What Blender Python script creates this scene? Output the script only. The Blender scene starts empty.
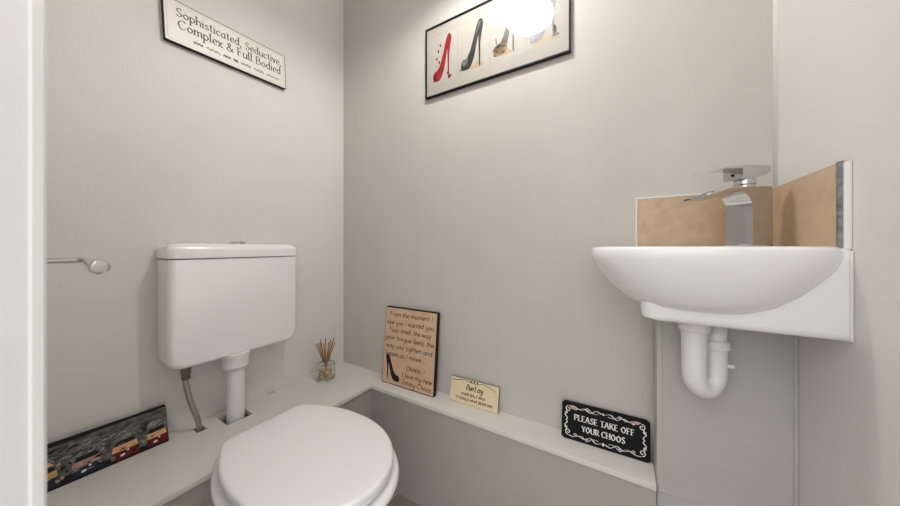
import bpy, bmesh, math, random
from mathutils import Vector, Matrix
random.seed(7)
S = bpy.context.scene
COL = S.collection
PI = math.pi
BULB, OPAL, HALL = 360.0, 8.5, 1.0

# ------------------------------------------------------------------ place
LX, RX = -1.1666, 0.2906          # left / right wall faces
BY, FY = 0.92, 0.015              # back / front wall faces
CEIL = 2.30
LEDGE = 0.379                     # top of the boxed-in ledge
LEDGE_X, LEDGE_Y = -0.872, 0.8215 # its inner edges

# ------------------------------------------------------------------ materials
def mat(name, col, rough=0.5, metal=0.0, coat=0.0, bump=0.0, bscale=200.0, var=0.0, vscale=6.0,
        vcol=None, stretch=(1, 1, 1), spec=0.5, bdetail=3.0):
    m = bpy.data.materials.new(name); m.use_nodes = True
    nt = m.node_tree; b = nt.nodes['Principled BSDF']
    c = (col[0], col[1], col[2], 1)
    b.inputs['Base Color'].default_value = c
    b.inputs['Roughness'].default_value = rough
    b.inputs['Metallic'].default_value = metal
    b.inputs['Coat Weight'].default_value = coat
    b.inputs['Coat Roughness'].default_value = 0.04
    b.inputs['Specular IOR Level'].default_value = spec
    if bump or var:
        tc = nt.nodes.new('ShaderNodeTexCoord'); mp = nt.nodes.new('ShaderNodeMapping')
        mp.inputs['Scale'].default_value = stretch
        nt.links.new(tc.outputs['Object'], mp.inputs['Vector'])
    if var:
        n = nt.nodes.new('ShaderNodeTexNoise'); n.inputs['Scale'].default_value = vscale
        n.inputs['Detail'].default_value = 4
        nt.links.new(mp.outputs['Vector'], n.inputs['Vector'])
        mx = nt.nodes.new('ShaderNodeMix'); mx.data_type = 'RGBA'
        v = vcol if vcol else tuple(max(0, x * (1 - var)) for x in col)
        mx.inputs[6].default_value = c; mx.inputs[7].default_value = (v[0], v[1], v[2], 1)
        rp = nt.nodes.new('ShaderNodeMapRange')
        rp.inputs[1].default_value = 0.35; rp.inputs[2].default_value = 0.65
        nt.links.new(n.outputs['Fac'], rp.inputs[0])
        nt.links.new(rp.outputs[0], mx.inputs[0]); nt.links.new(mx.outputs[2], b.inputs['Base Color'])
    if bump:
        n2 = nt.nodes.new('ShaderNodeTexNoise'); n2.inputs['Scale'].default_value = bscale
        n2.inputs['Detail'].default_value = bdetail
        nt.links.new(mp.outputs['Vector'], n2.inputs['Vector'])
        bp = nt.nodes.new('ShaderNodeBump'); bp.inputs['Strength'].default_value = bump
        bp.inputs['Distance'].default_value = 0.002
        nt.links.new(n2.outputs['Fac'], bp.inputs['Height']); nt.links.new(bp.outputs['Normal'], b.inputs['Normal'])
    return m

M = {}
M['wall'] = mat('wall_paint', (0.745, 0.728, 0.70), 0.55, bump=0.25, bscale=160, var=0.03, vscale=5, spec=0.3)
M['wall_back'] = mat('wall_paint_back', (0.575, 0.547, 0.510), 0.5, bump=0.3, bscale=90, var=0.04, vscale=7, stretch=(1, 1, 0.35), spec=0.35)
M['ceil'] = mat('ceiling_paint', (0.8, 0.79, 0.77), 0.7)
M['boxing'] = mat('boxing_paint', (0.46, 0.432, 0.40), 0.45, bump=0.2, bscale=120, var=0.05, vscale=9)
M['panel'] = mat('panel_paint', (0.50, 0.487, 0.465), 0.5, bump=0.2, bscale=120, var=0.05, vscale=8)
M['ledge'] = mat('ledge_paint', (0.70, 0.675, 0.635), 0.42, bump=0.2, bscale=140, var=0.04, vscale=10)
M['gloss_white'] = mat('door_frame_gloss', (0.84, 0.84, 0.83), 0.35, bump=0.5, bscale=30, stretch=(1, 1, 0.6), var=0.04, vscale=12)
M['ceramic'] = mat('white_ceramic', (0.88, 0.88, 0.87), 0.12, coat=0.6)
M['seat'] = mat('white_seat_plastic', (0.87, 0.87, 0.86), 0.22, coat=0.3)
M['cistern'] = mat('cistern_plastic', (0.87, 0.868, 0.86), 0.16, coat=0.4)
M['pvc'] = mat('white_pvc', (0.82, 0.815, 0.80), 0.35, var=0.03, vscale=20)
M['chrome'] = mat('chrome', (0.60, 0.60, 0.60), 0.09, metal=1.0)
M['braid'] = mat('braided_steel', (0.48, 0.45, 0.41), 0.32, metal=1.0, bump=1.0, bscale=700)
M['brass'] = mat('aged_nut_metal', (0.24, 0.20, 0.16), 0.4, metal=1.0, var=0.2, vscale=80)
M['tile'] = mat('beige_tile', (0.56, 0.40, 0.27), 0.33, var=0.12, vscale=45, vcol=(0.48, 0.335, 0.225), bump=0.1, bscale=200)
M['tile_light'] = mat('sand_tile', (0.62, 0.455, 0.31), 0.33, var=0.10, vscale=45, vcol=(0.55, 0.39, 0.26), bump=0.1, bscale=200)
M['grout'] = mat('white_caulk', (0.82, 0.81, 0.79), 0.5, bump=0.4, bscale=90)
M['trim_metal'] = mat('grey_trim_strip', (0.14, 0.145, 0.155), 0.4, metal=0.4, var=0.4, vscale=90, vcol=(0.34, 0.34, 0.35))
M['black'] = mat('black_lacquer', (0.008, 0.008, 0.009), 0.5, spec=0.2)
M['black_face'] = mat('black_sign_face', (0.007, 0.007, 0.008), 0.6, bump=0.1, bscale=300, spec=0.15)
M['white_ink'] = mat('white_ink', (0.80, 0.80, 0.80), 0.5, spec=0.15)
M['copper_ink'] = mat('copper_ink', (0.55, 0.33, 0.22), 0.5)
M['ink'] = mat('black_ink', (0.02, 0.018, 0.018), 0.5, spec=0.15)
M['brown_ink'] = mat('brown_ink', (0.07, 0.04, 0.025), 0.5, spec=0.15)
M['grey_ink'] = mat('grey_ink', (0.13, 0.13, 0.128), 0.5, spec=0.15)
M['faint_ink'] = mat('faint_ink', (0.34, 0.31, 0.28), 0.5)
M['kraft'] = mat('kraft_board', (0.62, 0.40, 0.26), 0.5, spec=0.15, var=0.12, vscale=25, vcol=(0.66, 0.47, 0.33))
M['ply'] = mat('pale_plywood', (0.80, 0.65, 0.43), 0.5, var=0.1, vscale=30, stretch=(1, 1, 6))
M['ply_edge'] = mat('burnt_ply_edge', (0.10, 0.06, 0.03), 0.6)
M['paper'] = mat('cream_paper', (0.44, 0.40, 0.335), 0.6, var=0.06, vscale=12, vcol=(0.43, 0.405, 0.37))
M['paper_panel'] = mat('pale_print_panel', (0.46, 0.44, 0.405), 0.6, var=0.06, vscale=20, vcol=(0.44, 0.405, 0.345))
M['sign_white'] = mat('cream_sign_board', (0.84, 0.815, 0.77), 0.4, var=0.06, vscale=10, vcol=(0.82, 0.77, 0.71))
M['red'] = mat('red_print', (0.34, 0.008, 0.014), 0.4, var=0.3, vscale=40)
M['dkred'] = mat('dark_red_print', (0.13, 0.008, 0.010), 0.55, spec=0.2)
M['shoe_black'] = mat('black_shoe_print', (0.02, 0.02, 0.02), 0.5, spec=0.2, var=0.4, vscale=40, vcol=(0.05, 0.05, 0.048))
M['shoe_grey'] = mat('silver_shoe_print', (0.20, 0.20, 0.21), 0.4, var=0.4, vscale=50, vcol=(0.09, 0.09, 0.095))
M['gold'] = mat('gold_print', (0.4, 0.26, 0.09), 0.4, var=0.3, vscale=60)
M['leopard'] = mat('leopard_print', (0.36, 0.20, 0.035), 0.4, var=1, vscale=95, vcol=(0.012, 0.008, 0.006))
M['brown_print'] = mat('brown_print', (0.09, 0.05, 0.04), 0.4, var=0.4, vscale=40)
M['sand_print'] = mat('sand_print', (0.46, 0.34, 0.21), 0.5)
M['street'] = mat('street_print', (0.045, 0.042, 0.04), 0.55, spec=0.2, var=1, vscale=42, vcol=(0.17, 0.16, 0.145), stretch=(1, 1, 2.2))
M['steel_print'] = mat('steel_grey_print', (0.36, 0.36, 0.345), 0.55, spec=0.2, var=0.6, vscale=70, vcol=(0.08, 0.08, 0.08))
M['green_print'] = mat('sage_print', (0.17, 0.21, 0.155), 0.4, var=0.5, vscale=80, vcol=(0.06, 0.06, 0.05))
M['orange_print'] = mat('orange_print', (0.66, 0.30, 0.13), 0.4, var=0.4, vscale=90, vcol=(0.75, 0.48, 0.28))
M['yellow_print'] = mat('yellow_print', (0.66, 0.45, 0.16), 0.4, var=0.4, vscale=90, vcol=(0.35, 0.2, 0.07))
M['pink_print'] = mat('pink_print', (0.55, 0.34, 0.27), 0.4, var=0.4, vscale=90, vcol=(0.25, 0.17, 0.15))
M['navy_print'] = mat('navy_print', (0.018, 0.024, 0.05), 0.55, spec=0.2)
M['reed'] = mat('reed_brown', (0.46, 0.24, 0.11), 0.7, var=0.4, vscale=60)
M['perfume'] = mat('diffuser_label', (0.62, 0.5, 0.34), 0.4, var=0.6, vscale=60, vcol=(0.16, 0.11, 0.07))
M['holder'] = M['chrome']
M['shade_out'] = mat('pendant_shade_metal', (0.72, 0.72, 0.70), 0.4)

def floor_mat():
    m = bpy.data.materials.new('floor_tiles'); m.use_nodes = True
    nt = m.node_tree; b = nt.nodes['Principled BSDF']; b.inputs['Roughness'].default_value = 0.45
    tc = nt.nodes.new('ShaderNodeTexCoord'); mp = nt.nodes.new('ShaderNodeMapping')
    mp.inputs['Location'].default_value = (0.138, 0.03, 0)
    nt.links.new(tc.outputs['Object'], mp.inputs['Vector'])
    br = nt.nodes.new('ShaderNodeTexBrick'); br.offset = 0.0
    br.inputs['Color1'].default_value = (0.30, 0.27, 0.24, 1); br.inputs['Color2'].default_value = (0.26, 0.235, 0.21, 1)
    br.inputs['Mortar'].default_value = (0.55, 0.51, 0.46, 1)
    br.inputs['Scale'].default_value = 1.0; br.inputs['Mortar Size'].default_value = 0.004
    br.inputs['Brick Width'].default_value = 0.30; br.inputs['Row Height'].default_value = 0.30
    nt.links.new(mp.outputs['Vector'], br.inputs['Vector'])
    n = nt.nodes.new('ShaderNodeTexNoise'); n.inputs['Scale'].default_value = 14
    nt.links.new(mp.outputs['Vector'], n.inputs['Vector'])
    mx = nt.nodes.new('ShaderNodeMix'); mx.data_type = 'RGBA'; mx.blend_type = 'MULTIPLY'
    mx.inputs[0].default_value = 0.25
    nt.links.new(br.outputs['Color'], mx.inputs[6]); nt.links.new(n.outputs['Color'], mx.inputs[7])
    nt.links.new(mx.outputs[2], b.inputs['Base Color'])
    return m
M['floor'] = floor_mat()

def pane_mat():
    m = bpy.data.materials.new('picture_glass'); m.use_nodes = True
    nt = m.node_tree; nt.nodes.clear()
    o = nt.nodes.new('ShaderNodeOutputMaterial'); mix = nt.nodes.new('ShaderNodeMixShader')
    t = nt.nodes.new('ShaderNodeBsdfTransparent'); g = nt.nodes.new('ShaderNodeBsdfGlossy')
    g.inputs['Roughness'].default_value = 0.02
    fr = nt.nodes.new('ShaderNodeFresnel')
    ge = nt.nodes.new('ShaderNodeNewGeometry'); mr = nt.nodes.new('ShaderNodeMapRange')   # thin sheet: the same reflectance from either side
    mr.inputs[3].default_value = 1.5; mr.inputs[4].default_value = 1 / 1.5
    nt.links.new(ge.outputs['Backfacing'], mr.inputs[0]); nt.links.new(mr.outputs[0], fr.inputs['IOR'])
    nt.links.new(fr.outputs[0], mix.inputs[0]); nt.links.new(t.outputs[0], mix.inputs[1])
    nt.links.new(g.outputs[0], mix.inputs[2]); nt.links.new(mix.outputs[0], o.inputs[0])
    return m
M['pane'] = pane_mat()
def clear_mat():
    m = bpy.data.materials.new('clear_glass_body'); m.use_nodes = True
    nt = m.node_tree; nt.nodes.clear()
    o = nt.nodes.new('ShaderNodeOutputMaterial'); t = nt.nodes.new('ShaderNodeBsdfTransparent')
    nt.links.new(t.outputs[0], o.inputs[0]); return m
M['clear'] = clear_mat()

def glass_mat():
    m = bpy.data.materials.new('bottle_glass'); m.use_nodes = True
    b = m.node_tree.nodes['Principled BSDF']
    b.inputs['Base Color'].default_value = (0.96, 0.94, 0.90, 1)
    b.inputs['Transmission Weight'].default_value = 1.0; b.inputs['Roughness'].default_value = 0.03
    b.inputs['IOR'].default_value = 1.45
    return m
M['glass'] = glass_mat()

def emit_mat(name, col, st):
    m = bpy.data.materials.new(name); m.use_nodes = True
    nt = m.node_tree; nt.nodes.clear()
    o = nt.nodes.new('ShaderNodeOutputMaterial'); e = nt.nodes.new('ShaderNodeEmission')
    e.inputs[0].default_value = (*col, 1); e.inputs[1].default_value = st
    nt.links.new(e.outputs[0], o.inputs[0]); return m

# ------------------------------------------------------------------ helpers
def link(name, bm, mats, parent=None, smooth=False, angle=None):
    me = bpy.data.meshes.new(name)
    bm.normal_update()
    bm.to_mesh(me); bm.free()
    if not isinstance(mats, (list, tuple)): mats = [mats]
    for m in mats: me.materials.append(m)
    o = bpy.data.objects.new(name, me); COL.objects.link(o)
    if parent: o.parent = parent
    if smooth:
        for p in me.polygons: p.use_smooth = True
        if angle is not None: me.set_sharp_from_angle(angle=math.radians(angle))
    return o

def thing(name, label, cat, loc, rot=(0, 0, 0), group=None):
    o = bpy.data.objects.new(name, None); COL.objects.link(o)
    o.empty_display_size = 0.05; o.location = loc; o.rotation_euler = rot
    return tag(o, label, cat, group)

def tag(o, label, cat, group=None):
    o['label'] = label; o['category'] = cat
    if group: o['group'] = group
    return o

def struct(o):
    o['kind'] = 'structure'; return o

def box(bm, a, b, bev=0.0, seg=2, mi=0):
    x0, y0, z0 = a; x1, y1, z1 = b
    vs = [bm.verts.new(p) for p in ((x0, y0, z0), (x1, y0, z0), (x1, y1, z0), (x0, y1, z0),
                                    (x0, y0, z1), (x1, y0, z1), (x1, y1, z1), (x0, y1, z1))]
    fs = [bm.faces.new([vs[i] for i in q]) for q in ((0, 3, 2, 1), (4, 5, 6, 7), (0, 1, 5, 4), (1, 2, 6, 5), (2, 3, 7, 6), (3, 0, 4, 7))]
    for f in fs: f.material_index = mi
    if bev:
        es = list({e for f in fs for e in f.edges})
        bmesh.ops.bevel(bm, geom=es, offset=bev, segments=seg, profile=0.5, affect='EDGES')
    return bm

def rings(bm, loops, cap0=True, cap1=True, mi=0):
    """skin closed loops of equal length"""
    L = [[bm.verts.new(p) for p in lp] for lp in loops]
    n = len(L[0])
    for a, b in zip(L, L[1:]):
        for i in range(n):
            f = bm.faces.new((a[i], a[(i + 1) % n], b[(i + 1) % n], b[i])); f.material_index = mi
    if cap0: bm.faces.new(L[0][::-1]).material_index = mi
    if cap1: bm.faces.new(L[-1]).material_index = mi
    bmesh.ops.recalc_face_normals(bm, faces=bm.faces[:])
    return bm

def lathe(bm, prof, c=(0, 0, 0), n=32, mi=0, cap0=True, cap1=True):
    return rings(bm, [[(c[0] + r * math.cos(2 * PI * k / n), c[1] + r * math.sin(2 * PI * k / n), c[2] + z)
                       for k in range(n)] for r, z in prof], cap0, cap1, mi)

def catmull(pts, k=8, closed=False):
    pts = [Vector(p) for p in pts]; out = []; n = len(pts)
    rng = n if closed else n - 1
    for i in range(rng):
        if closed: p0, p1, p2, p3 = pts[(i - 1) % n], pts[i], pts[(i + 1) % n], pts[(i + 2) % n]
        else: p0, p1, p2, p3 = pts[max(i - 1, 0)], pts[i], pts[i + 1], pts[min(i + 2, n - 1)]
        for j in range(k):
            t = j / k
            out.append(0.5 * (2 * p1 + (p2 - p0) * t + (2 * p0 - 5 * p1 + 4 * p2 - p3) * t * t + (3 * p1 - p0 - 3 * p2 + p3) * t ** 3))
    if not closed: out.append(pts[-1])
    return out

def tube(bm, pts, r, n=16, mi=0):
    """tube along points; r constant or list"""
    pts = [Vector(p) for p in pts]; N = len(pts)
    rs = r if isinstance(r, (list, tuple)) else [r] * N
    up = None; loops = []
    for i, p in enumerate(pts):
        t = (pts[min(i + 1, N - 1)] - pts[max(i - 1, 0)]).normalized()
        if up is None:
            up = Vector((0, 0, 1)) if abs(t.z) < 0.9 else Vector((1, 0, 0))
        u = (up - t * up.dot(t)).normalized(); v = t.cross(u); up = u
        loops.append([p + rs[i] * (u * math.cos(2 * PI * k / n) + v * math.sin(2 * PI * k / n)) for k in range(n)])
    return rings(bm, loops, mi=mi)

def cyl(bm, a, b, r, n=24, mi=0): return tube(bm, [a, b], r, n, mi)

def rrect(x0, x1, z0, z1, r, k=6):
    """rounded rectangle outline, counter-clockwise from lower right"""
    rr = r if isinstance(r, (list, tuple)) else [r] * 4   # LR, UR, UL, LL
    out = []
    for (cx, cz, a0, q) in ((x1 - rr[0], z0 + rr[0], -90, rr[0]), (x1 - rr[1], z1 - rr[1], 0, rr[1]),
                            (x0 + rr[2], z1 - rr[2], 90, rr[2]), (x0 + rr[3], z0 + rr[3], 180, rr[3])):
        for j in range(k + 1):
            a = math.radians(a0 + 90 * j / k); out.append((cx + q * math.cos(a), cz + q * math.sin(a)))
    return out

# flat print on a board whose front faces local -y : art sits at depth y
def poly(bm, pts, y, mi=0):
    f = bm.faces.new([bm.verts.new((p[0], y, p[1])) for p in pts])
    f.normal_update()
    if f.normal.y > 0: f.normal_flip()
    f.material_index = mi
    return f

def prism(bm, pts, y0, y1, mi=0):
    """outline in x,z extruded from y0 (front) to y1 (back)"""
    return rings(bm, [[(p[0], y0, p[1]) for p in pts], [(p[0], y1, p[1]) for p in pts]], mi=mi)

def ribbon(bm, pts, y, w, mi=0, nib=None, kmin=1.0):
    N = len(pts); L = []; R = []
    if N < 2: return
    for i in range(N):
        a = pts[max(i - 1, 0)]; b = pts[min(i + 1, N - 1)]
        dx, dz = b[0] - a[0], b[1] - a[1]; d = math.hypot(dx, dz) or 1e-9
        k = 1.0
        if nib is not None:
            k = kmin + (1 - kmin) * abs(math.sin(math.atan2(dz, dx) - nib))
        h = w * k / 2; nx, nz = -dz / d * h, dx / d * h
        L.append(bm.verts.new((pts[i][0] + nx, y, pts[i][1] + nz))); R.append(bm.verts.new((pts[i][0] - nx, y, pts[i][1] - nz)))
    for i in range(N - 1):
        f = bm.faces.new((L[i], R[i], R[i + 1], L[i + 1])); f.material_index = mi
        f.normal_update()
        if f.normal.y > 0: f.normal_flip()

# stroke alphabet: (advance, strokes); 's' strokes are straight, others smoothed
G = {
 'a': (0.95, [[(.72, .82), (.42, 1), (.08, .55), (.2, .08), (.5, .08), (.72, .45)], [(.74, 1), (.72, .2), (.92, .02)]]),
 'b': (0.9, [[(.1, 1.7), (.1, 0)], [(.1, .65), (.42, 1), (.78, .5), (.42, 0), (.1, .25)]]),
 'c': (0.8, [[(.7, .82), (.42, 1), (.06, .5), (.4, 0), (.72, .18)]]),
 'd': (0.95, [[(.76, 1.7), (.76, 0)], [(.76, .7), (.42, 1), (.06, .5), (.42, 0), (.76, .3)]]),
 'e': (0.82, [[(.08, .5), (.72, .56), (.42, 1), (.06, .5), (.38, 0), (.74, .18)]]),
 'f': (0.6, [[(.62, 1.6), (.42, 1.7), (.26, 1.35), (.26, .5), (.26, 0)], [(.02, 1), (.5, 1)]]),
 'g': (0.92, [[(.74, .8), (.42, 1), (.06, .55), (.4, .1), (.74, .4)], [(.76, 1), (.76, -.3), (.42, -.68), (.06, -.5)]]),
 'h': (0.9, [[(.1, 1.7), (.1, 0)], [(.1, .62), (.42, 1), (.72, .72), (.74, 0)]]),
 'i': (0.4, [[(.16, 1), (.16, 0)], [(.16, 1.36), (.18, 1.5)]]),
 'j': (0.5, [[(.26, 1), (.26, -.4), (.0, -.65)], [(.26, 1.36), (.28, 1.5)]]),
 'k': (0.85, [[(.1, 1.7), (.1, 0)], [(.7, 1), (.12, .48)], [(.28, .6), (.76, 0)]]),
 'l': (0.4, [[(.14, 1.7), (.14, 0)]]),
 'm': (1.4, [[(.1, 1), (.1, 0)], [(.1, .65), (.38, 1), (.64, .75), (.66, 0)], [(.66, .65), (.94, 1), (1.2, .75), (1.22, 0)]]),
 'n': (0.95, [[(.1, 1), (.1, 0)], [(.1, .62), (.44, 1), (.74, .72), (.76, 0)]]),
 'o': (0.95, [[(.45, 1), (.08, .5), (.45, 0), (.82, .5), (.45, 1)]]),
 'p': (0.95, [[(.1, 1), (.1, -.68)], [(.1, .68), (.45, 1), (.82, .5), (.45, 0), (.1, .28)]]),
 'r': (0.65, [[(.1, 1), (.1, 0)], [(.1, .6), (.34, .94), (.6, .9)]]),
 's': (0.72, [[(.6, .85), (.34, 1), (.1, .76), (.36, .52), (.62, .24), (.34, 0), (.06, .16)]]),
 't': (0.6, [[(.26, 1.45), (.26, .3), (.34, .04), (.54, .1)], [(.0, 1), (.52, 1)]]),
 'u': (0.95, [[(.1, 1), (.1, .3), (.4, 0), (.74, .4)], [(.76, 1), (.76, 0)]]),
 'v': (0.85, [[(.06, 1), (.4, 0)], [(.4, 0), (.76, 1)]]),
 'w': (1.25, [[(.06, 1), (.34, 0)], [(.34, 0), (.6, .9)], [(.6, .9), (.88, 0)], [(.88, 0), (1.14, 1)]]),
 'x': (0.85, [[(.06, 1), (.74, 0)], [(.74, 1), (.06, 0)]]),
 'y': (0.9, [[(.08, 1), (.14, .4), (.44, .1), (.72, .5)], [(.76, 1), (.72, -.2), (.4, -.68), (.06, -.5)]]),
 'A': (1.25, [[(.0, 0), (.56, 1.6)], [(.56, 1.6), (1.12, 0)], [(.24, .58), (.9, .58)]]),
 'B': (1.1, [[(.14, 1.6), (.14, 0)], [(.14, 1.58), (.6, 1.58), (.88, 1.22), (.6, .86), (.14, .84)], [(.14, .84), (.66, .84), (.98, .42), (.62, .02), (.14, .02)]]),
 'C': (1.25, [[(1.08, 1.3), (.7, 1.6), (.1, .95), (.3, .2), (.7, 0), (1.12, .3)]]),
 'D': (1.3, [[(.14, 1.6), (.14, 0)], [(.14, 1.58), (.66, 1.55), (1.14, .8), (.66, .05), (.14, .02)]]),
 'E': (1.05, [[(.14, 1.6), (.14, 0)], [(.14, 1.57), (.88, 1.57)], [(.14, .84), (.74, .84)], [(.14, .03), (.94, .03)]]),
 'F': (1.0, [[(.14, 1.6), (.14, 0)], [(.14, 1.57), (.9, 1.57)], [(.14, .84), (.74, .84)]]),
 'G': (1.3, [[(1.08, 1.3), (.7, 1.6), (.1, .95), (.3, .2), (.7, 0), (1.1, .2)], [(1.1, .7), (1.1, .1)], [(.75, .7), (1.15, .7)]]),
 'H': (1.3, [[(.14, 1.6), (.14, 0)], [(1.1, 1.6), (1.1, 0)], [(.14, .82), (1.1, .82)]]),
 'I': (0.5, [[(.22, 1.6), (.22, 0)]]),
 'J': (0.85, [[(.6, 1.6), (.6, .3), (.34, 0), (.04, .2)], [(.25, 1.58), (.9, 1.6)]]),
 'K': (1.2, [[(.14, 1.6), (.14, 0)], [(1.0, 1.6), (.16, .74)], [(.4, .98), (1.1, 0)]]),
 'L': (1.0, [[(.14, 1.6), (.14, 0)], [(.14, .03), (.94, .03)]]),
 'M': (1.5, [[(.14, 0), (.2, 1.6)], [(.2, 1.6), (.7, .1)], [(.7, .1), (1.2, 1.6)], [(1.2, 1.6), (1.3, 0)]]),
 'N': (1.3, [[(.14, 0), (.14, 1.6)], [(.14, 1.6), (1.1, 0)], [(1.1, 0), (1.1, 1.6)]]),
 'O': (1.4, [[(.66, 1.6), (.1, .8), (.66, 0), (1.22, .8), (.66, 1.6)]]),
 'P': (1.05, [[(.14, 1.6), (.14, 0)], [(.14, 1.57), (.62, 1.57), (.94, 1.16), (.62, .74), (.14, .72)]]),
 'R': (1.15, [[(.14, 1.6), (.14, 0)], [(.14, 1.57), (.62, 1.57), (.92, 1.18), (.62, .8), (.14, .78)], [(.52, .78), (1.08, 0)]]),
 'S': (1.0, [[(.84, 1.35), (.5, 1.6), (.14, 1.2), (.5, .82), (.88, .42), (.48, 0), (.08, .26)]]),
 'T': (1.15, [[(.56, 1.6), (.56, 0)], [(.04, 1.57), (1.08, 1.57)]]),
 'U': (1.3, [[(.14, 1.6), (.14, .4), (.6, 0), (1.06, .4), (1.06, 1.6)]]),
 'V': (1.25, [[(.04, 1.6), (.58, 0)], [(.58, 0), (1.14, 1.6)]]),
 'Y': (1.15, [[(.04, 1.6), (.56, .8)], [(1.1, 1.6), (.56, .8)], [(.56, .8), (.56, 0)]]),
 '&': (1.35, [[(1.2, .75), (.8, .1), (.4, 0), (.1, .4), (.75, 1.2), (.55, 1.6), (.34, 1.25), (.7, .6), (1.25, 0)]]),
 '!': (0.45, [[(.22, 1.6), (.2, .5)], [(.2, .12), (.2, 0)]]),
 ',': (0.4, [[(.2, .14), (.1, -.28)]]), '.': (0.36, [[(.14, .14), (.16, 0)]]),
 "'": (0.3, [[(.16, 1.65), (.1, 1.25)]]), ' ': (0.5, []),
}
def write(bm, text, x0, x1, z, xh, y, w, mi=0, nib=0.6, kmin=0.35, serif=False, slant=0.0, jitter=0.0, sp=0.1):
    """text fitted between x0 and x1 on baseline z with x-height xh"""
    tot = sum(G[c][0] + sp for c in text) - sp
    kx = (x1 - x0) / tot; cx = 0.0
    for c in text:
        adv, st = G[c]
        dz = random.uniform(-jitter, jitter)
        def T(p): return (x0 + (cx + p[0]) * kx + slant * (p[1]) * xh, z + (p[1] + dz) * xh)
        for s in st:
            pts = [T(p) for p in (catmull([(a, b, 0) for a, b in s], 6) if len(s) > 2 else s)]
            ribbon(bm, pts, y, w, mi, nib, kmin)
            if serif and len(s) == 2 and abs(s[0][1] - s[1][1]) > 0.8:
                for e in s:
                    if e in ((.56, 0), ) or True:
                        q = T(e); zz = q[1] + (w * 0.2 if e[1] < 0.5 else -w * 0.2)
                        ribbon(bm, [(q[0] - w * 1.0, zz), (q[0] + w * 1.0, zz)], y, w * 0.42, mi)
        cx += adv + sp
SHOE = [(0, .10), (.02, .02), (.10, 0), (.34, .0), (.46, .06), (.59, .22), (.69, .47), (.77, .66), (.785, .5), (.80, 0),
        (.86, 0), (.865, .5), (.93, .72), (.985, .86), (.97, .95), (.88, 1.0), (.80, .99), (.70, .88), (.56, .62), (.44, .42),
        (.33, .30), (.22, .245), (.10, .235), (.02, .18)]
def shoe(bm, x, z, w, h, y, mi, flip=False):
    pts = [((1 - p[0]) if flip else p[0], p[1]) for p in SHOE]
    f = poly(bm, [(x + w * a, z + h * b) for a, b in pts], y, mi)
    bmesh.ops.triangulate(bm, faces=[f])
def ell(bm, x, z, a, b, y, mi=0, rot=0.0, n=18):
    poly(bm, [(x + a * math.cos(t) * math.cos(rot) - b * math.sin(t) * math.sin(rot),
               z + a * math.cos(t) * math.sin(rot) + b * math.sin(t) * math.cos(rot)) for t in [2 * PI * k / n for k in range(n)]], y, mi)

# ------------------------------------------------------------------ setting
WT = 0.12
def slab(name, a, b, m):
    return struct(link(name, box(bmesh.new(), a, b), m))
slab('floor', (LX - WT, -0.6, -0.05), (RX + WT, BY + WT, 0), M['floor'])
slab('ceiling', (LX - WT, FY - WT, CEIL), (RX + WT, BY + WT, CEIL + 0.08), M['ceil'])
slab('wall_left', (LX - WT, FY - WT, 0), (LX, BY + WT, CEIL), M['wall'])
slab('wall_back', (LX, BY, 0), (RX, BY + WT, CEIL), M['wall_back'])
slab('wall_right', (RX, FY - WT, 0), (RX + WT, BY + WT, CEIL), M['wall'])
bm = bmesh.new()                                       # front wall with the doorway the camera stands in
box(bm, (LX, FY - WT, 0), (-0.425, FY, CEIL)); box(bm, (-0.425, FY - WT, 2.03), (RX, FY, CEIL))
struct(link('wall_front', bm, M['wall']))
bm = bmesh.new()                                       # door lining and its moulded casing
box(bm, (-0.425, FY - WT - 0.01, 0), (-0.4022, 0.0208, 2.03), 0.0008)
struct(link('trim_1', bm, M['gloss_white'], smooth=True, angle=40))
bm = bmesh.new()
prof = [(-0.468, FY), (-0.468, 0.021), (-0.455, 0.0225), (-0.440, 0.0245), (-0.420, 0.0285), (-0.4045, 0.0287), (-0.4005, 0.0268), (-0.4, 0.0216), (-0.4012, 0.0202), (-0.41, 0.0195), (-0.425, FY)]
rings(bm, [[(p[0], p[1], z) for p in prof] for z in (0, 0.5, 1.0, 1.5, 2.06)])
struct(link('trim_2', bm, M['gloss_white']))
# white bead of sealant in the corner above the basin
bm = bmesh.new(); cyl(bm, (RX, BY, 1.068), (RX, BY, CEIL), 0.0065, 12)
struct(link('trim_3', bm, M['grout'], smooth=True))

# boxed-in ledge along the left and back walls, with the pipe holes cut in its top
le = thing('pipe_boxing', 'grey boxed-in ledge with pale painted top running along two walls behind the toilet', 'ledge', (LEDGE_X, LEDGE_Y, 0))
PXX = 0.062
def lw(bm, ox, oy):    # world -> ledge coordinates
    bmesh.ops.translate(bm, verts=bm.verts[:], vec=(-ox, -oy, 0)); return bm
holes = [(-1.130, -1.058, 0.402, 0.474), (-1.126, -1.092, 0.338, 0.362), (-1.160, -1.146, 0.566, 0.590)]
xs = sorted({LX + 0.0005, LEDGE_X, PXX + 0.003} | {h[0] for h in holes} | {h[1] for h in holes})
ys = sorted({FY + 0.0005, LEDGE_Y, BY - 0.0005} | {h[2] for h in holes} | {h[3] for h in holes})
bm = bmesh.new(); TH_ = 0.014
V = {}
def gv(x, y, z):
    k = (round(x, 5), round(y, 5), round(z, 5))
    if k not in V: V[k] = bm.verts.new(k)
    return V[k]
def solid(i, j):
    if i < 0 or j < 0 or i >= len(xs) - 1 or j >= len(ys) - 1: return False
    cx, cy = (xs[i] + xs[i + 1]) / 2, (ys[j] + ys[j + 1]) / 2
    if cx > LEDGE_X and cy < LEDGE_Y: return False
    return not any(h[0] < cx < h[1] and h[2] < cy < h[3] for h in holes)
zt, zb = LEDGE, LEDGE - TH_
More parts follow.
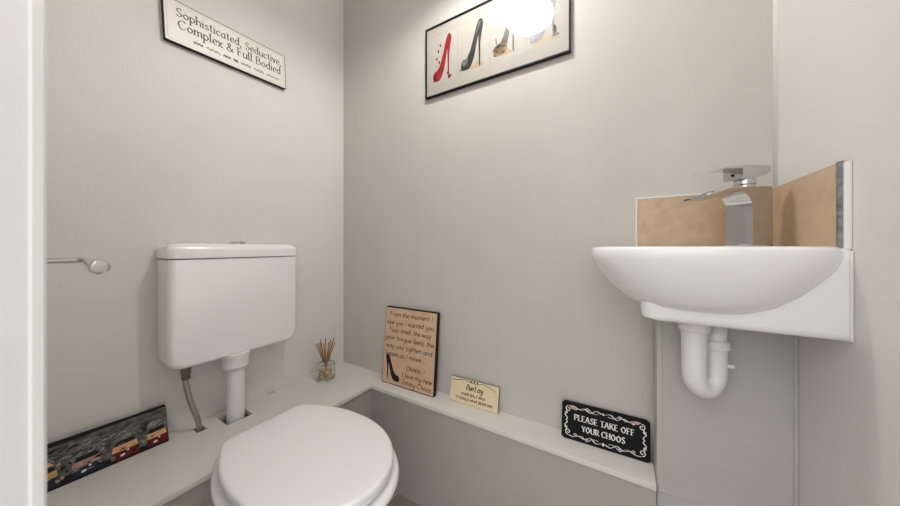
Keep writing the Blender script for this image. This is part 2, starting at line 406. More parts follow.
for i in range(len(xs) - 1):
    for j in range(len(ys) - 1):
        if not solid(i, j): continue
        x0, x1, y0, y1 = xs[i], xs[i + 1], ys[j], ys[j + 1]
        bm.faces.new((gv(x0, y0, zt), gv(x1, y0, zt), gv(x1, y1, zt), gv(x0, y1, zt)))
        bm.faces.new((gv(x0, y1, zb), gv(x1, y1, zb), gv(x1, y0, zb), gv(x0, y0, zb)))
        for (di, dj, a, b) in ((-1, 0, (x0, y1), (x0, y0)), (1, 0, (x1, y0), (x1, y1)), (0, -1, (x0, y0), (x1, y0)), (0, 1, (x1, y1), (x0, y1))):
            if not solid(i + di, j + dj):
                bm.faces.new((gv(*a, zb), gv(*b, zb), gv(*b, zt), gv(*a, zt)))
bmesh.ops.recalc_face_normals(bm, faces=bm.faces[:])
es = [e for e in bm.edges if len(e.link_faces) == 2 and e.calc_face_angle(0) > 1 and
      all(abs(v.co.z - zt) < 1e-5 for v in e.verts) and
      (all(abs(v.co.x - LEDGE_X) < 1e-4 for v in e.verts) or all(abs(v.co.y - LEDGE_Y) < 1e-4 for v in e.verts))]
bmesh.ops.bevel(bm, geom=es, offset=0.0022, segments=2, profile=0.5, affect='EDGES')
link('ledge_top', lw(bm, LEDGE_X, LEDGE_Y), M['ledge'], le, True, 35)
bm = bmesh.new()
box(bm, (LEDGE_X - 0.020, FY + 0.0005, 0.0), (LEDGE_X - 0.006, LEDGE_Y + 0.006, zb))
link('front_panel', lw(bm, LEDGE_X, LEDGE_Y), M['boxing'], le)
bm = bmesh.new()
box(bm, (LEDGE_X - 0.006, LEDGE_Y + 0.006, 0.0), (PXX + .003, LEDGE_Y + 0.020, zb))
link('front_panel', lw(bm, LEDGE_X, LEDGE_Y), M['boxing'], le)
# upright boxing under the basin
up = thing('basin_boxing', 'tall grey boxing panel under the wash basin behind the waste trap', 'panel', (0.18, 0.88, 0))
PF = 0.8295
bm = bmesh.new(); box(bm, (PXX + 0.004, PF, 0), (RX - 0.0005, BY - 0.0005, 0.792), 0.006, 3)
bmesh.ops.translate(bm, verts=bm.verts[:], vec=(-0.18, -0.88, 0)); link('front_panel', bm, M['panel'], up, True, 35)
bm = bmesh.new()
tube(bm, [(RX - 0.003, PF - 0.001, z) for z in [0.40 + 0.03 * k for k in range(14)]], [0.003 + 0.0012 * random.random() for k in range(14)], 8)
bmesh.ops.translate(bm, verts=bm.verts[:], vec=(-0.18, -0.88, 0)); link('sealant_bead', bm, M['panel'], up, True)
bm = bmesh.new(); tube(bm, [(PXX + .006 + .011 * k, PF, zb + .001 * (k % 2)) for k in range(9)], [.0035, .003, .0025, .003, .002, .0022, .0016, .0012, .0006], 8)
bmesh.ops.translate(bm, verts=bm.verts[:], vec=(-0.18, -0.88, 0)); link('filler_ridge', bm, M['panel'], up, True)
bm = bmesh.new(); box(bm, (PXX + .0045, PF - .002, LEDGE + .0008), (PXX + .0145, PF + .004, .7915), .0018, 2)
bmesh.ops.translate(bm, verts=bm.verts[:], vec=(-0.18, -0.88, 0)); link('corner_strip', bm, M['wall_back'], up, True, 35)

# ------------------------------------------------------------------ toilet
TC = (-0.655, 0.4295)
half = [(-.886, .0), (-.886, .05), (-.886, .084), (-.882, .102), (-.869, .116), (-.845, .1275), (-.80, .146), (-.755, .1595), (-.705, .166)]
half += [(-.655 + .215 * math.sin(a), 0.1675 * math.cos(a)) for a in [PI / 2 * k / 10 for k in range(11)]]
out = catmull([(x, y, 0) for x, y in half] + [(x, -y, 0) for x, y in half[-2:0:-1]], 4, closed=True)
OUT = [(p.x - TC[0], p.y) for p in out]                   # centred toilet outline
def tl(s, z, sx=None, dx=0.0, minx=None):
    r = []
    for x, y in OUT:
        X = x * (sx if sx else s) + dx
        if minx is not None: X = max(X, minx)
        r.append((X, y * s, z))
    return r
t = thing('toilet', 'white toilet with closed lid standing against the boxed-in ledge', 'toilet', (TC[0], TC[1], 0))
bm = bmesh.new()
mx = LEDGE_X + 0.002 - TC[0]
rings(bm, [tl(.60, 0.0, .74, -.045, mx), tl(.60, .02, .74, -.045, mx), tl(.52, .06, .70, -.05, mx), tl(.52, .16, .70, -.045, mx), tl(.66, .24, .78, -.03, mx),
           tl(.86, .32, .92, -.01, mx), tl(.95, .36, .97, 0, mx), tl(.97, .372, .98, 0, mx), tl(.95, .380, .96, 0, mx),
           tl(.78, .380, .80, 0, mx), tl(.72, .36, .75, 0, mx), tl(.55, .27, .60, 0.0, mx), tl(.25, .20, .3, -.02, mx)])
link('pan', bm, M['ceramic'], t, True, 50)
bm = bmesh.new()
rings(bm, [tl(.74, .382, .78), tl(1.02, .382, 1.02), tl(1.05, .385, 1.048), tl(1.062, .391, 1.060), tl(1.05, .398, 1.048), tl(1.02, .4020, 1.02), tl(.76, .4020, .80), tl(.74, .397, .78), tl(.74, .382, .78)], False, False)
bmesh.ops.remove_doubles(bm, verts=bm.verts[:], dist=1e-6)
for v in bm.verts: v.co.x = max(v.co.x, -0.240)
link('seat', bm, M['seat'], t, True, 60)
bm = bmesh.new()
rings(bm, [tl(.945, .4075, .955), tl(.960, .4090, .970), tl(.980, .4140, .986), tl(.990, .4215, .994), tl(.990, .4270, .994), tl(.982, .4325, .988), tl(.967, .4355, .976), tl(.940, .4366, .955), tl(.80, .4370, .83), tl(.4, .4372, .42)])
link('lid', bm, M['seat'], t, True, 60)
for s in (-1, 1):
    bm = bmesh.new(); cyl(bm, (-.219, s * .075 - .018, .4), (-.219, s * .075 + .018, .4), .0075, 16)
    link('hinge', bm, M['seat'], t, True, 40)

# ------------------------------------------------------------------ cistern
CY0, CY1, CD = 0.269, 0.633, 0.098
CYC = (CY0 + CY1) / 2
c = thing('toilet_cistern', 'white low-level cistern mounted on the left wall above the toilet', 'cistern', (LX, CYC, 0.585))
def cl(inset, x, z0=0.0, z1=0.315, r=0.034):      # outline in y,z at depth x
    h = (CY1 - CY0) / 2
    return [(x, p[0], p[1]) for p in rrect(-h + inset, h - inset, z0 + inset, z1, [r, .004, .004, r])]
bm = bmesh.new()
rings(bm, [cl(.004, .001), cl(0, .004), cl(0, CD - .016), cl(.0015, CD - .010), cl(.005, CD - .004), cl(.010, CD - .0008), cl(.014, CD, r=.03)])
link('tank', bm, M['cistern'], c, True, 35)
bm = bmesh.new()
H_ = (CY1 - CY0) / 2 + .003
def lo(i, z): # plan outline in x,y
    return [(p[0], p[1], z) for p in rrect(.001 + i * .3, CD + .005 - i, -H_ + i, H_ - i, [.022, .022, .004, .004])]
rings(bm, [lo(.003, .317), lo(0, .319), lo(0, .340), lo(.0015, .347), lo(.006, .354), lo(.013, .359), lo(.022, .3615), lo(.035, .3625)])
link('tank_lid', bm, M['cistern'], c, True, 40)
bm = bmesh.new(); lathe(bm, [(.024, .360), (.024, .3655), (.021, .367), (.019, .3662)], (.055, .0, 0), 28)
bt = link('push_button', bm, M['chrome'], c, True, 35); bt['label'] = 'chrome flush button'
bm = bmesh.new(); lathe(bm, [(.0178, .362), (.0178, .3685), (.016, .3695)], (.055, .0, 0), 28)
link('button_cap', bm, M['chrome'], bt, True, 35)

f = thing('flush_pipe', 'white plastic flush pipe between cistern and ledge', 'pipe', (-1.092, 0.438, LEDGE))
bm = bmesh.new(); lathe(bm, [(.0245, -.05), (.0245, .195)], (0, 0, 0), 32); link('pipe', bm, M['pvc'], f, True, 40)
bm = bmesh.new(); lathe(bm, [(.0255, .156), (.033, .166), (.0375, .170), (.0375, .196), (.040, .200), (.040, .2125)], (0, 0, 0), 32)
link('collar', bm, M['pvc'], f, True, 35)

h = thing('water_hose', 'braided metal supply hose hanging under the cistern left of the flush pipe', 'hose', (-1.108, 0.345, LEDGE))
pts = catmull([(.003, -.029, .180), (.003, -.028, .150), (.003, -.020, .105), (.002, -.008, .060), (.0, .002, .02), (0, .006, -.04)], 8)
bm = bmesh.new(); tube(bm, pts, .0068, 14); link('braided_tube', bm, M['braid'], h, True)
bm = bmesh.new(); lathe(bm, [(.0085, .165), (.011, .168), (.011, .182), (.0125, .184), (.0125, .2115)], (.003, -.029, 0), 6)
n_ = link('nut', bm, M['brass'], h); n_['label'] = 'dark aged metal nut'

# ------------------------------------------------------------------ wash basin
BC = (0.120, 0.762)
b_ = thing('wash_basin', 'small white ceramic corner wash basin with oval bowl above the trap', 'basin', (0.29, 0.92, 0.794))
def bo(bm): bmesh.ops.translate(bm, verts=bm.verts[:], vec=(-0.29, -0.92, -0.794)); return bm
X0, X1, Y0, Y1 = 0.029, RX - 0.0006, 0.6736, BY - 0.0006
def body(i, z, rr=.02): return [(p[0], p[1], z) for p in rrect(X0 + i, X1, Y0 + i * .5, Y1, [.002, .002, .012, rr])]
def oval(s, z, ex=2.45, hx=.186, hy=.1465, n=80, dx=0., dy=0.):
    o = []; hy = hy * s ** -.30
    for k in range(n):
        a = 2 * PI * k / n; ca, sa = math.cos(a), math.sin(a)
        x = BC[0] + dx + s * hx * math.copysign(abs(ca) ** (2 / ex), ca); y = BC[1] + dy + s * hy * math.copysign(abs(sa) ** (2 / ex), sa)
        o.append((min(x, X1), min(y, Y1), z))
    return o
bm = bmesh.new()
rings(bm, [body(.012, .794), body(.003, .798), body(0, .806), body(0, .860), body(.0, .905), body(.004, .9325), body(.012, .9345)])
link('basin_body', bo(bm), M['ceramic'], b_, True, 40)
bm = bmesh.new()
rings(bm, [oval(.44, .816), oval(.56, .822), oval(.68, .835), oval(.80, .857), oval(.90, .881), oval(.965, .899), oval(.995, .914), oval(1.0, .923),
           oval(.993, .930), oval(.978, .935), oval(.955, .9368), oval(.70, .9366, dx=-.036, dy=-.016), oval(.675, .932, dx=-.038, dy=-.018), oval(.64, .915, dx=-.038, dy=-.018), oval(.55, .885, dx=-.036, dy=-.018), oval(.36, .868, dx=-.028, dy=-.016), oval(.10, .862, dx=-.02, dy=-.014)])
link('bowl', bo(bm), M['ceramic'], b_, True, 70)
bm = bmesh.new(); lathe(bm, [(.021, .8625), (.021, .8655), (.017, .867), (.012, .8645)], (BC[0] - .02, BC[1] - .014, 0), 24)
link('waste_fitting', bo(bm), M['chrome'], b_, True, 40)
bm = bmesh.new(); box(bm, (RX - .0035, Y0 - .004, .795), (RX - .0004, Y0 + .003, .93), .001, 1)
link('sealant_bead', bo(bm), M['grout'], b_)

# splashback tiles
TZ0, TZ1 = .9348, 1.066
sp = thing('splashback_tile', 'beige splashback tile on the back wall behind the basin with white edges', 'tile', (.12, BY, TZ0))
bm = bmesh.new(); box(bm, (.030 - .12, -.010, .0005), (RX - .0005 - .12, .0006, TZ1 - TZ0 - .003), .0012, 2); link('tile_face', bm, M['tile'], sp)
bm = bmesh.new(); box(bm, (.0265 - .12, -.0105, .0), (.030 - .12, -.0003, TZ1 - TZ0), .0008, 1); box(bm, (.030 - .12, -.0105, TZ1 - TZ0 - .003), (RX - .0115 - .12, -.0003, TZ1 - TZ0), .0008, 1)
link('sealant_edge', bm, M['grout'], sp)
sp2 = thing('splashback_tile', 'sand coloured splashback tile on the right wall beside the tap with dark metal end strip', 'tile', (RX, .79, TZ0))
bm = bmesh.new(); box(bm, (-.010, .6880 - .79, .0005), (-.0003, BY - .011 - .79, TZ1 - TZ0), .0012, 2); link('tile_face', bm, M['tile_light'], sp2)
bm = bmesh.new(); box(bm, (-.0108, .6800 - .79, .0), (-.0003, .6878 - .79, TZ1 - TZ0 + .001), .0008, 1)
e_ = link('end_strip', bm, M['trim_metal'], sp2); e_['label'] = 'dark grey metal end strip'
bm = bmesh.new(); box(bm, (-.0070, .6735 - .79, -.002), (-.0003, .6799 - .79, TZ1 - TZ0 - .001), .001, 1); link('sealant_edge', bm, M['grout'], sp2)

# ------------------------------------------------------------------ basin tap (waterfall mixer pointing left)
tp = thing('basin_tap', 'chrome waterfall mixer tap standing on the corner of the wash basin', 'tap', (.217, .815, .9366), (0, 0, math.radians(35)))
W2 = .025
def slabx(bm, pts, y0, y1, bev=.0008):
    prism(bm, pts, y0, y1)
    return bm
bm = bmesh.new(); box(bm, (-.024, -.027, 0), (.020, .027, .006), .0015, 2); link('base_plate', bm, M['chrome'], tp, True, 35)
bm = bmesh.new()
col_ = [(-.020, .005), (-.020, .072), (-.0215, .085), (-.0265, .0965), (-.036, .1045), (-.050, .1085), (-.060, .1065), (-.071, .0995), (-.084, .0965), (-.118, .0935),
        (-.118, .0952), (-.085, .1000), (-.073, .1050), (-.062, .1130), (-.050, .1165), (.020, .1185), (.020, .005)]
f0 = prism(bm, col_, -W2, W2)
link('body', bm, M['chrome'], tp, True, 30)
for s in (-1, 1):                                          # low side lips of the open spout
    bm = bmesh.new(); prism(bm, [(-.118, .0936), (-.084, .0985), (-.072, .1035), (-.061, .1110), (-.049, .1155), (-.049, .1185), (-.063, .1165), (-.086, .1065), (-.118, .0980)], s * W2 - .0012, s * W2 + .0012)
    link('spout_lip', bm, M['chrome'], tp, True, 30)
bm = bmesh.new(); lathe(bm, [(.015, .1180), (.015, .124), (.017, .126), (.017, .1365)], (-.008, 0, 0), 28); link('cartridge_collar', bm, M['chrome'], tp, True, 35)
bm = bmesh.new()
prism(bm, [(-.034, .1345), (.008, .1400), (.024, .1480), (.026, .1605), (-.008, .1625), (-.034, .1605), (-.070, .1560), (-.101, .1475), (-.100, .1463), (-.070, .1530), (-.034, .1555)], -.019, .019)
lv = link('lever', bm, M['chrome'], tp, True, 30)
bm = bmesh.new(); cyl(bm, (-.0335, 0, .1445), (-.0350, 0, .1445), .0030, 14); link('index_button', bm, M['black'], lv, True, 40)

# ------------------------------------------------------------------ waste trap
tr = thing('waste_trap', 'white plastic u-bend waste trap hanging under the wash basin', 'trap', (.122, .757, .794))
A = (0, 0); Bq = (.040, .030)
bm = bmesh.new(); lathe(bm, [(.0245, -.0275), (.0265, -.025), (.0265, -.010), (.024, -.008), (.024, -.0005)], (0, 0, 0), 20); link('inlet_nut', bm, M['pvc'], tr, True, 30)
ud = Vector((Bq[0], Bq[1], 0)); md = ud / 2; R_ = ud.length / 2; uu = ud.normalized()
bend = [(0, 0, -.02), (0, 0, -.07)] + [(md.x - uu.x * R_ * math.cos(a), md.y - uu.y * R_ * math.cos(a), -.115 - .033 * math.sin(a)) for a in [PI * k / 12 for k in range(13)]] + [(Bq[0], Bq[1], -.075), (Bq[0], Bq[1], -.060)]
bm = bmesh.new(); tube(bm, bend, [.0215, .0205] + [.0200 - .0025 * k / 12 for k in range(13)] + [.0175, .0175], 24); link('u_bend', bm, M['pvc'], tr, True, 50)
bm = bmesh.new(); lathe(bm, [(.020, -.066), (.0225, -.064), (.0225, -.050), (.020, -.048)], (Bq[0], Bq[1], 0), 18); link('outlet_nut', bm, M['pvc'], tr, True, 30)
bm = bmesh.new(); tube(bm, catmull([(Bq[0], Bq[1], -.052), (Bq[0], Bq[1], -.040), (Bq[0] + .003, Bq[1] + .010, -.028), (Bq[0] + .004, 0.0722, -.026)], 6), .0165, 20); link('outlet_elbow', bm, M['pvc'], tr, True, 50)
bm = bmesh.new(); cyl(bm, (Bq[0] + .010, Bq[1] - .005, -.098), (Bq[0] + .026, Bq[1] - .006, -.0975), .0035, 10); link('drain_screw', bm, M['pvc'], tr, True, 40)

# ------------------------------------------------------------------ framed shoe print on the back wall
px0, px1, pz0, pz1 = -.664, -.1345, 1.5155, 1.7845
PW, PH = px1 - px0, pz1 - pz0
pc = thing('framed_picture', 'black framed print of four high-heeled shoes hung high on the back wall', 'picture', ((px0 + px1) / 2, BY + .0065, pz0))
bm = bmesh.new(); w = .005
for a, b in (((-PW / 2, -.020, 0), (PW / 2, -.0095, w)), ((-PW / 2, -.020, PH - w), (PW / 2, -.0095, PH)),
             ((-PW / 2, -.020, w), (-PW / 2 + w, -.0095, PH - w)), ((PW / 2 - w, -.020, w), (PW / 2, -.0095, PH - w))): box(bm, a, b)
fr = link('frame', bm, M['black'], pc)
bm = bmesh.new(); box(bm, (-PW / 2 + w, -.0155, w), (PW / 2 - w, -.0095, PH - w)); link('mount', bm, M['paper'], pc)
bm = bmesh.new(); box(bm, (-.2, -.0094, PH - .09), (.2, -.0070, PH - .05)); link('back_batten', bm, M['black'], pc)
bm = bmesh.new(); y = -.0158
mats = [M['paper_panel'], M['red'], M['shoe_black'], M['leopard'], M['shoe_grey'], M['gold'], M['brown_print'], M['faint_ink'], M['dkred'], M['sand_print']]
pans = [(-.643, -.526), (-.517, -.400), (-.391, -.274), (-.265, -.158)]
xc = (px0 + px1) / 2
Z0, Z1 = 1.557 - pz0, 1.744 - pz0
for a, b in pans:
    a -= xc; b -= xc
    poly(bm, [(a, Z0), (b, Z0), (b, Z1), (a, Z1)], y, 0)
    ribbon(bm, [(a, Z1), (b, Z1)], y - .0002, .0014, 7); ribbon(bm, [(a, Z0), (a, Z1)], y - .0002, .0010, 7)
y2 = y - .0003; y3 = y - .0005; y4 = y - .0007
# red stiletto
a = pans[0][0] - xc
shoe(bm, a + .013, Z0 + .012, .084, .166, y2, 1)
poly(bm, [(a + .016, Z0 + .040), (a + .018, Z0 + .018), (a + .040, Z0 + .014), (a + .030, Z0 + .022), (a + .024, Z0 + .040)], y3, 8)
for k, (u, v) in enumerate(((.030, .098), (.038, .125), (.042, .082), (.080, .030), (.047, .145))):
    ell(bm, a + u, Z0 + v, .0035, .007, y3, 8 if k % 2 else 1, .3)
ell(bm, a + .088, Z0 + .016, .009, .005, y3, 8, .8)
# black stiletto with grey lining and sand shadow
a = pans[1][0] - xc
poly(bm, [(a + .035, Z0 + .016), (a + .085, Z0 + .010), (a + .108, Z0 + .020), (a + .08, Z0 + .032)], y2, 9)
shoe(bm, a + .010, Z0 + .016, .090, .164, y3, 2)
poly(bm, [(a + .014, Z0 + .046), (a + .022, Z0 + .030), (a + .036, Z0 + .036), (a + .042, Z0 + .072), (a + .032, Z0 + .058)], y4, 4)
poly(bm, [(a + .070, Z0 + .13), (a + .082, Z0 + .17), (a + .090, Z0 + .172), (a + .082, Z0 + .15)], y4, 4)
ribbon(bm, [(a + .004, Z0 + .018), (a + .012, Z0 + .026)], y4, .003, 2)
# leopard peep-toe
a = pans[2][0] - xc
shoe(bm, a + .010, Z0 + .024, .085, .150, y2, 6)
ell(bm, a + .034, Z0 + .044, .026, .021, y3, 3, .1)
ell(bm, a + .030, Z0 + .056, .012, .006, y4, 2, .1)
poly(bm, [(a + .045, Z0 + .02), (a + .078, Z0 + .022), (a + .062, Z0 + .040)], y4, 9)
ribbon(bm, [(a + .022, Z0 + .066), (a + .020, Z0 + .085)], y4, .003, 2)
# silver pump
a = pans[3][0] - xc
poly(bm, [(a + .01, Z0 + .014), (a + .10, Z0 + .016), (a + .095, Z0 + .034), (a + .02, Z0 + .030)], y2, 9)
shoe(bm, a + .008, Z0 + .022, .088, .160, y3, 4)
poly(bm, [(a + .012, Z0 + .030), (a + .036, Z0 + .028), (a + .050, Z0 + .055), (a + .028, Z0 + .060)], y4, 4)
ell(bm, a + .085, Z0 + .044, .005, .014, y4, 2, .1); ell(bm, a + .089, Z0 + .026, .010, .004, y4, 4, 0)
link('print', bm, mats, pc)
bm = bmesh.new(); box(bm, (-PW / 2 + w, -.0188, w), (PW / 2 - w, -.0172, PH - w))
bm.normal_update()
for q in bm.faces: q.material_index = 0 if q.normal.y < -.5 else 1
link('glass', bm, [M['pane'], M['clear']], pc)

# ------------------------------------------------------------------ wall sign on the left wall
SW, SH = .354, .128
sg = thing('wall_sign', 'black edged cream plaque of grey lettering hung high on the left wall', 'sign', (LX, .4585, 1.557), (0, 0, PI / 2))
sg.rotation_euler = (0, -0.045, PI / 2)
bm = bmesh.new(); prism(bm, rrect(-SW / 2, SW / 2, 0, SH, .004), -.015, -.003); link('board', bm, M['black'], sg)
bm = bmesh.new(); prism(bm, rrect(-SW / 2 + .0022, SW / 2 - .0022, .0022, SH - .0022, .003), -.0154, -.0149)
link('face', bm, M['sign_white'], sg)
bm = bmesh.new(); y = -.0157
for (q0, q1) in (((-SW / 2 + .008, .008), (SW / 2 - .008, .008)), ((SW / 2 - .008, .008), (SW / 2 - .008, SH - .008)), ((-SW / 2 + .008, SH - .008), (SW / 2 - .008, SH - .008)), ((-SW / 2 + .008, .008), (-SW / 2 + .008, SH - .008))):
    ribbon(bm, [q0, q1], y, .0006, 1)
write(bm, 'Sophisticated, Seductive,', -.148, .162, .0830, .0155, y, .0037, 0, .35, .22, True)
write(bm, 'Complex & Full Bodied', -.145, .158, .0480, .0170, y, .0039, 0, .35, .22, True)
# the small cursive line, too worn to read
for (u0, u1) in ((-.110, -.085), (-.078, -.040), (-.032, -.010), (-.002, .012), (.020, .052), (.062, .096), (.104, .150)):
    pts = [(u0 + (u1 - u0) * k / 40, .0255 + .0042 * math.sin(k * 1.25) + .0018 * math.sin(k * .47 + u0 * 90)) for k in range(41)]
    ribbon(bm, pts, y, .0015, 0, .5, .4)
link('lettering', bm, [M['grey_ink'], M['faint_ink']], sg)

# ------------------------------------------------------------------ leaning board with the handwritten verse
KW, KH, KT = .258, .309, .018
kb = thing('verse_board', 'tall black edged tan board with handwritten verse and shoe leaning on the ledge', 'sign', (-.729, .868, LEDGE + .0003), (-.095, 0, .018))
bm = bmesh.new(); box(bm, (-KW / 2, 0, 0), (KW / 2, KT, KH), .0015, 1); link('board', bm, M['black'], kb)
bm = bmesh.new(); box(bm, (-KW / 2 + .003, -.0006, .004), (KW / 2 - .003, .0005, KH - .004)); link('face', bm, M['kraft'], kb)
bm = bmesh.new(); y = -.0009
def ln(s, u0, u1, v, xh=.0112, wd=.0031): write(bm, s, -KW / 2 + u0 * KW, -KW / 2 + u1 * KW, KH * (1 - v), xh, y, wd, 0, .7, .55, False, .12, .06)
ln('From the moment I', .09, .92, .120); ln('saw you I wanted you.', .04, .97, .225); ln('Your smell, the way', .10, .90, .325)
ln('your tongue feels, the', .03, .96, .425); ln('way you tighten and', .05, .94, .530); ln('loosen as I move.......', .05, .90, .635)
ln('Ohhhh..!', .48, .82, .775); ln('I love my new', .40, .96, .865); ln('Jimmy Choos', .40, .95, .955, .0118, .0030)
shoe(bm, -KW / 2 + .060 * KW, KH * .055, .30 * KW, KH * .325, y - .0003, 1, flip=True)
bmesh.ops.translate(bm, verts=[], vec=(0, 0, 0))
link('lettering', bm, [M['brown_ink'], M['ink']], kb)

# ------------------------------------------------------------------ small plywood sign
QW, QH = .186, .084
qs = thing('plywood_sign', 'small pale plywood sign with curved engraved border leaning on the back ledge', 'sign', (-.4515, .893, LEDGE + .0003), (-.20, 0, .02))
bm = bmesh.new(); box(bm, (-QW / 2, 0, 0), (QW / 2, .0045, QH), .0006, 1); link('board', bm, M['ply_edge'], qs)
bm = bmesh.new(); box(bm, (-QW / 2 + .0006, -.0004, .0008), (QW / 2 - .0006, .0004, QH - .0006)); link('face', bm, M['ply'], qs)
bm = bmesh.new(); y = -.0007
write(bm, "Don't cry", -.030, .034, .0490, .0110, y, .0038, 0, .7, .5, False, .25)
write(bm, 'OVER SPILT MILK', -.046, .046, .0295, .0050, y, .0019, 0, None, 1, False)
write(bm, 'IT COULD HAVE BEEN GIN', -.068, .072, .0135, .0050, y, .0019, 0, None, 1, False)
ribbon(bm, [(p.x, p.y) for p in catmull([(-.088, .073, 0), (-.070, .0745, 0), (-.045, .079, 0), (-.028, .079, 0), (-.018, .0755, 0), (0, .0745, 0), (.018, .0755, 0), (.028, .079, 0), (.045, .078, 0), (.066, .072, 0), (.082, .066, 0)], 6)], y, .0019, 0)
for u in (-.012, 0, .012):
    ell(bm, u - .0016, .0800, .0022, .0022, y, 0); ell(bm, u + .0016, .0800, .0022, .0022, y, 0); poly(bm, [(u - .0035, .0795), (u + .0035, .0795), (u, .0755)], y, 0)
link('lettering', bm, M['brown_ink'], qs)

# ------------------------------------------------------------------ black sign with scrollwork
CW, CH = .216, .102
cs = thing('scroll_sign', 'black sign with white scroll border and capitals leaning at the ledge end', 'sign', (-.0490, .891, LEDGE + .0003), (-.16, 0, .03))
ch = .008
octo = [(-CW / 2 + ch, 0), (CW / 2 - ch, 0), (CW / 2, ch * .7), (CW / 2, CH - ch * .7), (CW / 2 - ch, CH), (-CW / 2 + ch, CH), (-CW / 2, CH - ch * .7), (-CW / 2, ch * .7)]
bm = bmesh.new(); prism(bm, octo, 0, .008); link('board', bm, M['black_face'], cs)
bm = bmesh.new(); y = -.0004
write(bm, 'PLEASE TAKE OFF', -.074, .074, .0560, .0094, y, .0028, 0, .35, .3, True)
write(bm, 'YOUR CHOOS', -.054, .052, .0300, .0094, y, .0028, 0, .35, .3, True)
link('lettering', bm, M['white_ink'], cs)
bm = bmesh.new()
def scroll(x, z, r, a0, turns, sgn, n=26):
    p = []
    for k in range(n + 1):
        q = k / n; a = a0 + sgn * turns * 2 * PI * q; rr = r * (1 - .8 * q)
        p.append((x + rr * math.cos(a), z + rr * math.sin(a)))
    return p
for sx in (-1, 1):
    for zz, sz in ((.091, 1), (.011, -1)):
        zc = .051
        def Q(pts): return [(sx * u, zc + sz * v) for u, v in pts]
        def cm(p): return [(q.x, q.y) for q in catmull([(a, b, 0) for a, b in p], 6)]
        d = .038
        ribbon(bm, Q(cm([(.004, d), (.018, d + .004), (.032, d - .005), (.048, d + .002), (.062, d - .002), (.076, d + .003), (.088, d + .002)])), y, .0028, 0, .4, .3)
        ribbon(bm, Q(cm([(.012, d - .003), (.026, d - .004), (.040, d + .005), (.054, d - .003), (.070, d + .001)])), y, .0018, 0, .4, .3)
        ribbon(bm, Q(scroll(.090, d - .007, .008, PI / 2, 1.2, -1)), y, .0020, 0)
        ribbon(bm, Q(scroll(.040, d + .002, .0045, 0, 1.1, 1)), y, .0015, 0)
        ribbon(bm, Q(scroll(.070, d - .002, .0045, 0, 1.1, -1)), y, .0015, 0)
        ribbon(bm, Q(cm([(.097, d - .006), (.094, d - .016), (.099, d - .024), (.093, d - .032), (.096, d - .039)])), y, .0026, 0, .3, .35)
        ribbon(bm, Q(scroll(.0965, d - .018, .004, PI, 1.0, 1)), y, .0014, 0)
    ell(bm, sx * .030 - .030 * sx, .0895, .003, .003, y - .0002, 0)
ell(bm, 0, .012, .003, .004, y - .0002, 0)
ell(bm, -.080, .0885, .007, .0045, y - .0003, 1, -.6); ell(bm, .074, .0885, .011, .0038, y - .0003, 1, .1)
link('scrollwork', bm, [M['white_ink'], M['copper_ink']], cs)

# ------------------------------------------------------------------ panoramic print leaning on the left ledge
GW, GH = .255, .102
gp = thing('canvas_print', 'dark panoramic print of parked cars leaning on the ledge by the door frame', 'picture', (-1.116, .1555, LEDGE + .0003), (-.34, 0, PI / 2))
bm = bmesh.new(); prism(bm, rrect(-GW / 2, GW / 2, 0, GH, .004), 0, .008); link('board', bm, M['black'], gp)
mats = [M['street'], M['steel_print'], M['orange_print'], M['yellow_print'], M['pink_print'], M['navy_print'], M['dkred'], M['green_print'], M['black'], M['white_ink'], M['red']]
bm = bmesh.new()
poly(bm, rrect(-GW / 2 + .0008, GW / 2 - .0008, .0008, GH - .0008, .003), -.0003, 0)
y = -.0006
poly(bm, [(-GW / 2, GH - .012), (GW / 2 - .001, GH - .006), (GW / 2 - .001, GH - .001), (-GW / 2 + .003, GH - .001)], y, 8)
poly(bm, [(-GW / 2 + .001, .001), (GW / 2 - .002, .001), (GW / 2 - .002, .012), (-GW / 2 + .001, .022)], y, 8)
for k in range(16):
    x = -GW / 2 + .012 + k * .0155; z = .060 + random.uniform(-.006, .016)
    L_ = random.uniform(.016, .03)
    ribbon(bm, [(p.x, p.y) for p in catmull([(x - L_ / 2, z - .004, 0), (x, z + .004, 0), (x + L_ / 2, z + .002, 0)], 5)], y - .0001, random.uniform(.002, .004), (1, 8, 1, 7)[k % 4])
cars = [(-.083, 3, 2, 5), (-.018, 4, 1, 5), (.045, 2, 1, 6), (.105, 2, 1, 6)]
for k, (x, hood, glassm, low) in enumerate(cars):
    a = .024 if k < 3 else .020
    poly(bm, [(x - a, .006), (x + a, .006), (x + a, .026), (x - a, .026)], y - .0002, low)
    poly(bm, [(x - a * 1.0, .024), (x + a * .95, .026), (x + a * .85, .040), (x - a * .9, .038)], y - .0003, hood)
    poly(bm, [(x - a * .80, .038), (x + a * .80, .040), (x + a * .62, .050), (x - a * .66, .048)], y - .0004, 8)
    poly(bm, [(x - a * .80, .050), (x + a * .72, .052), (x + a * .45, .061), (x - a * .55, .060)], y - .0004, 2 if k == 0 else glassm)
    ribbon(bm, [(p.x, p.y) for p in catmull([(x - a, .044, 0), (x - a * .6, .061, 0), (x, .066, 0), (x + a * .6, .062, 0), (x + a, .046, 0)], 6)], y - .0005, .0022, (1, 1, 7, 1)[k])
    ell(bm, x - a * .25, .014, .0045, .0026, y - .0012, 9, .3); ell(bm, x + a * .15, .022, .0024, .0020, y - .0012, 9, .2)
    ribbon(bm, [(x - a * .8, .031), (x + a * .7, .033)], y - .0006, .0024, (3, 4, 3, 3)[k])
rg = random.Random(11)
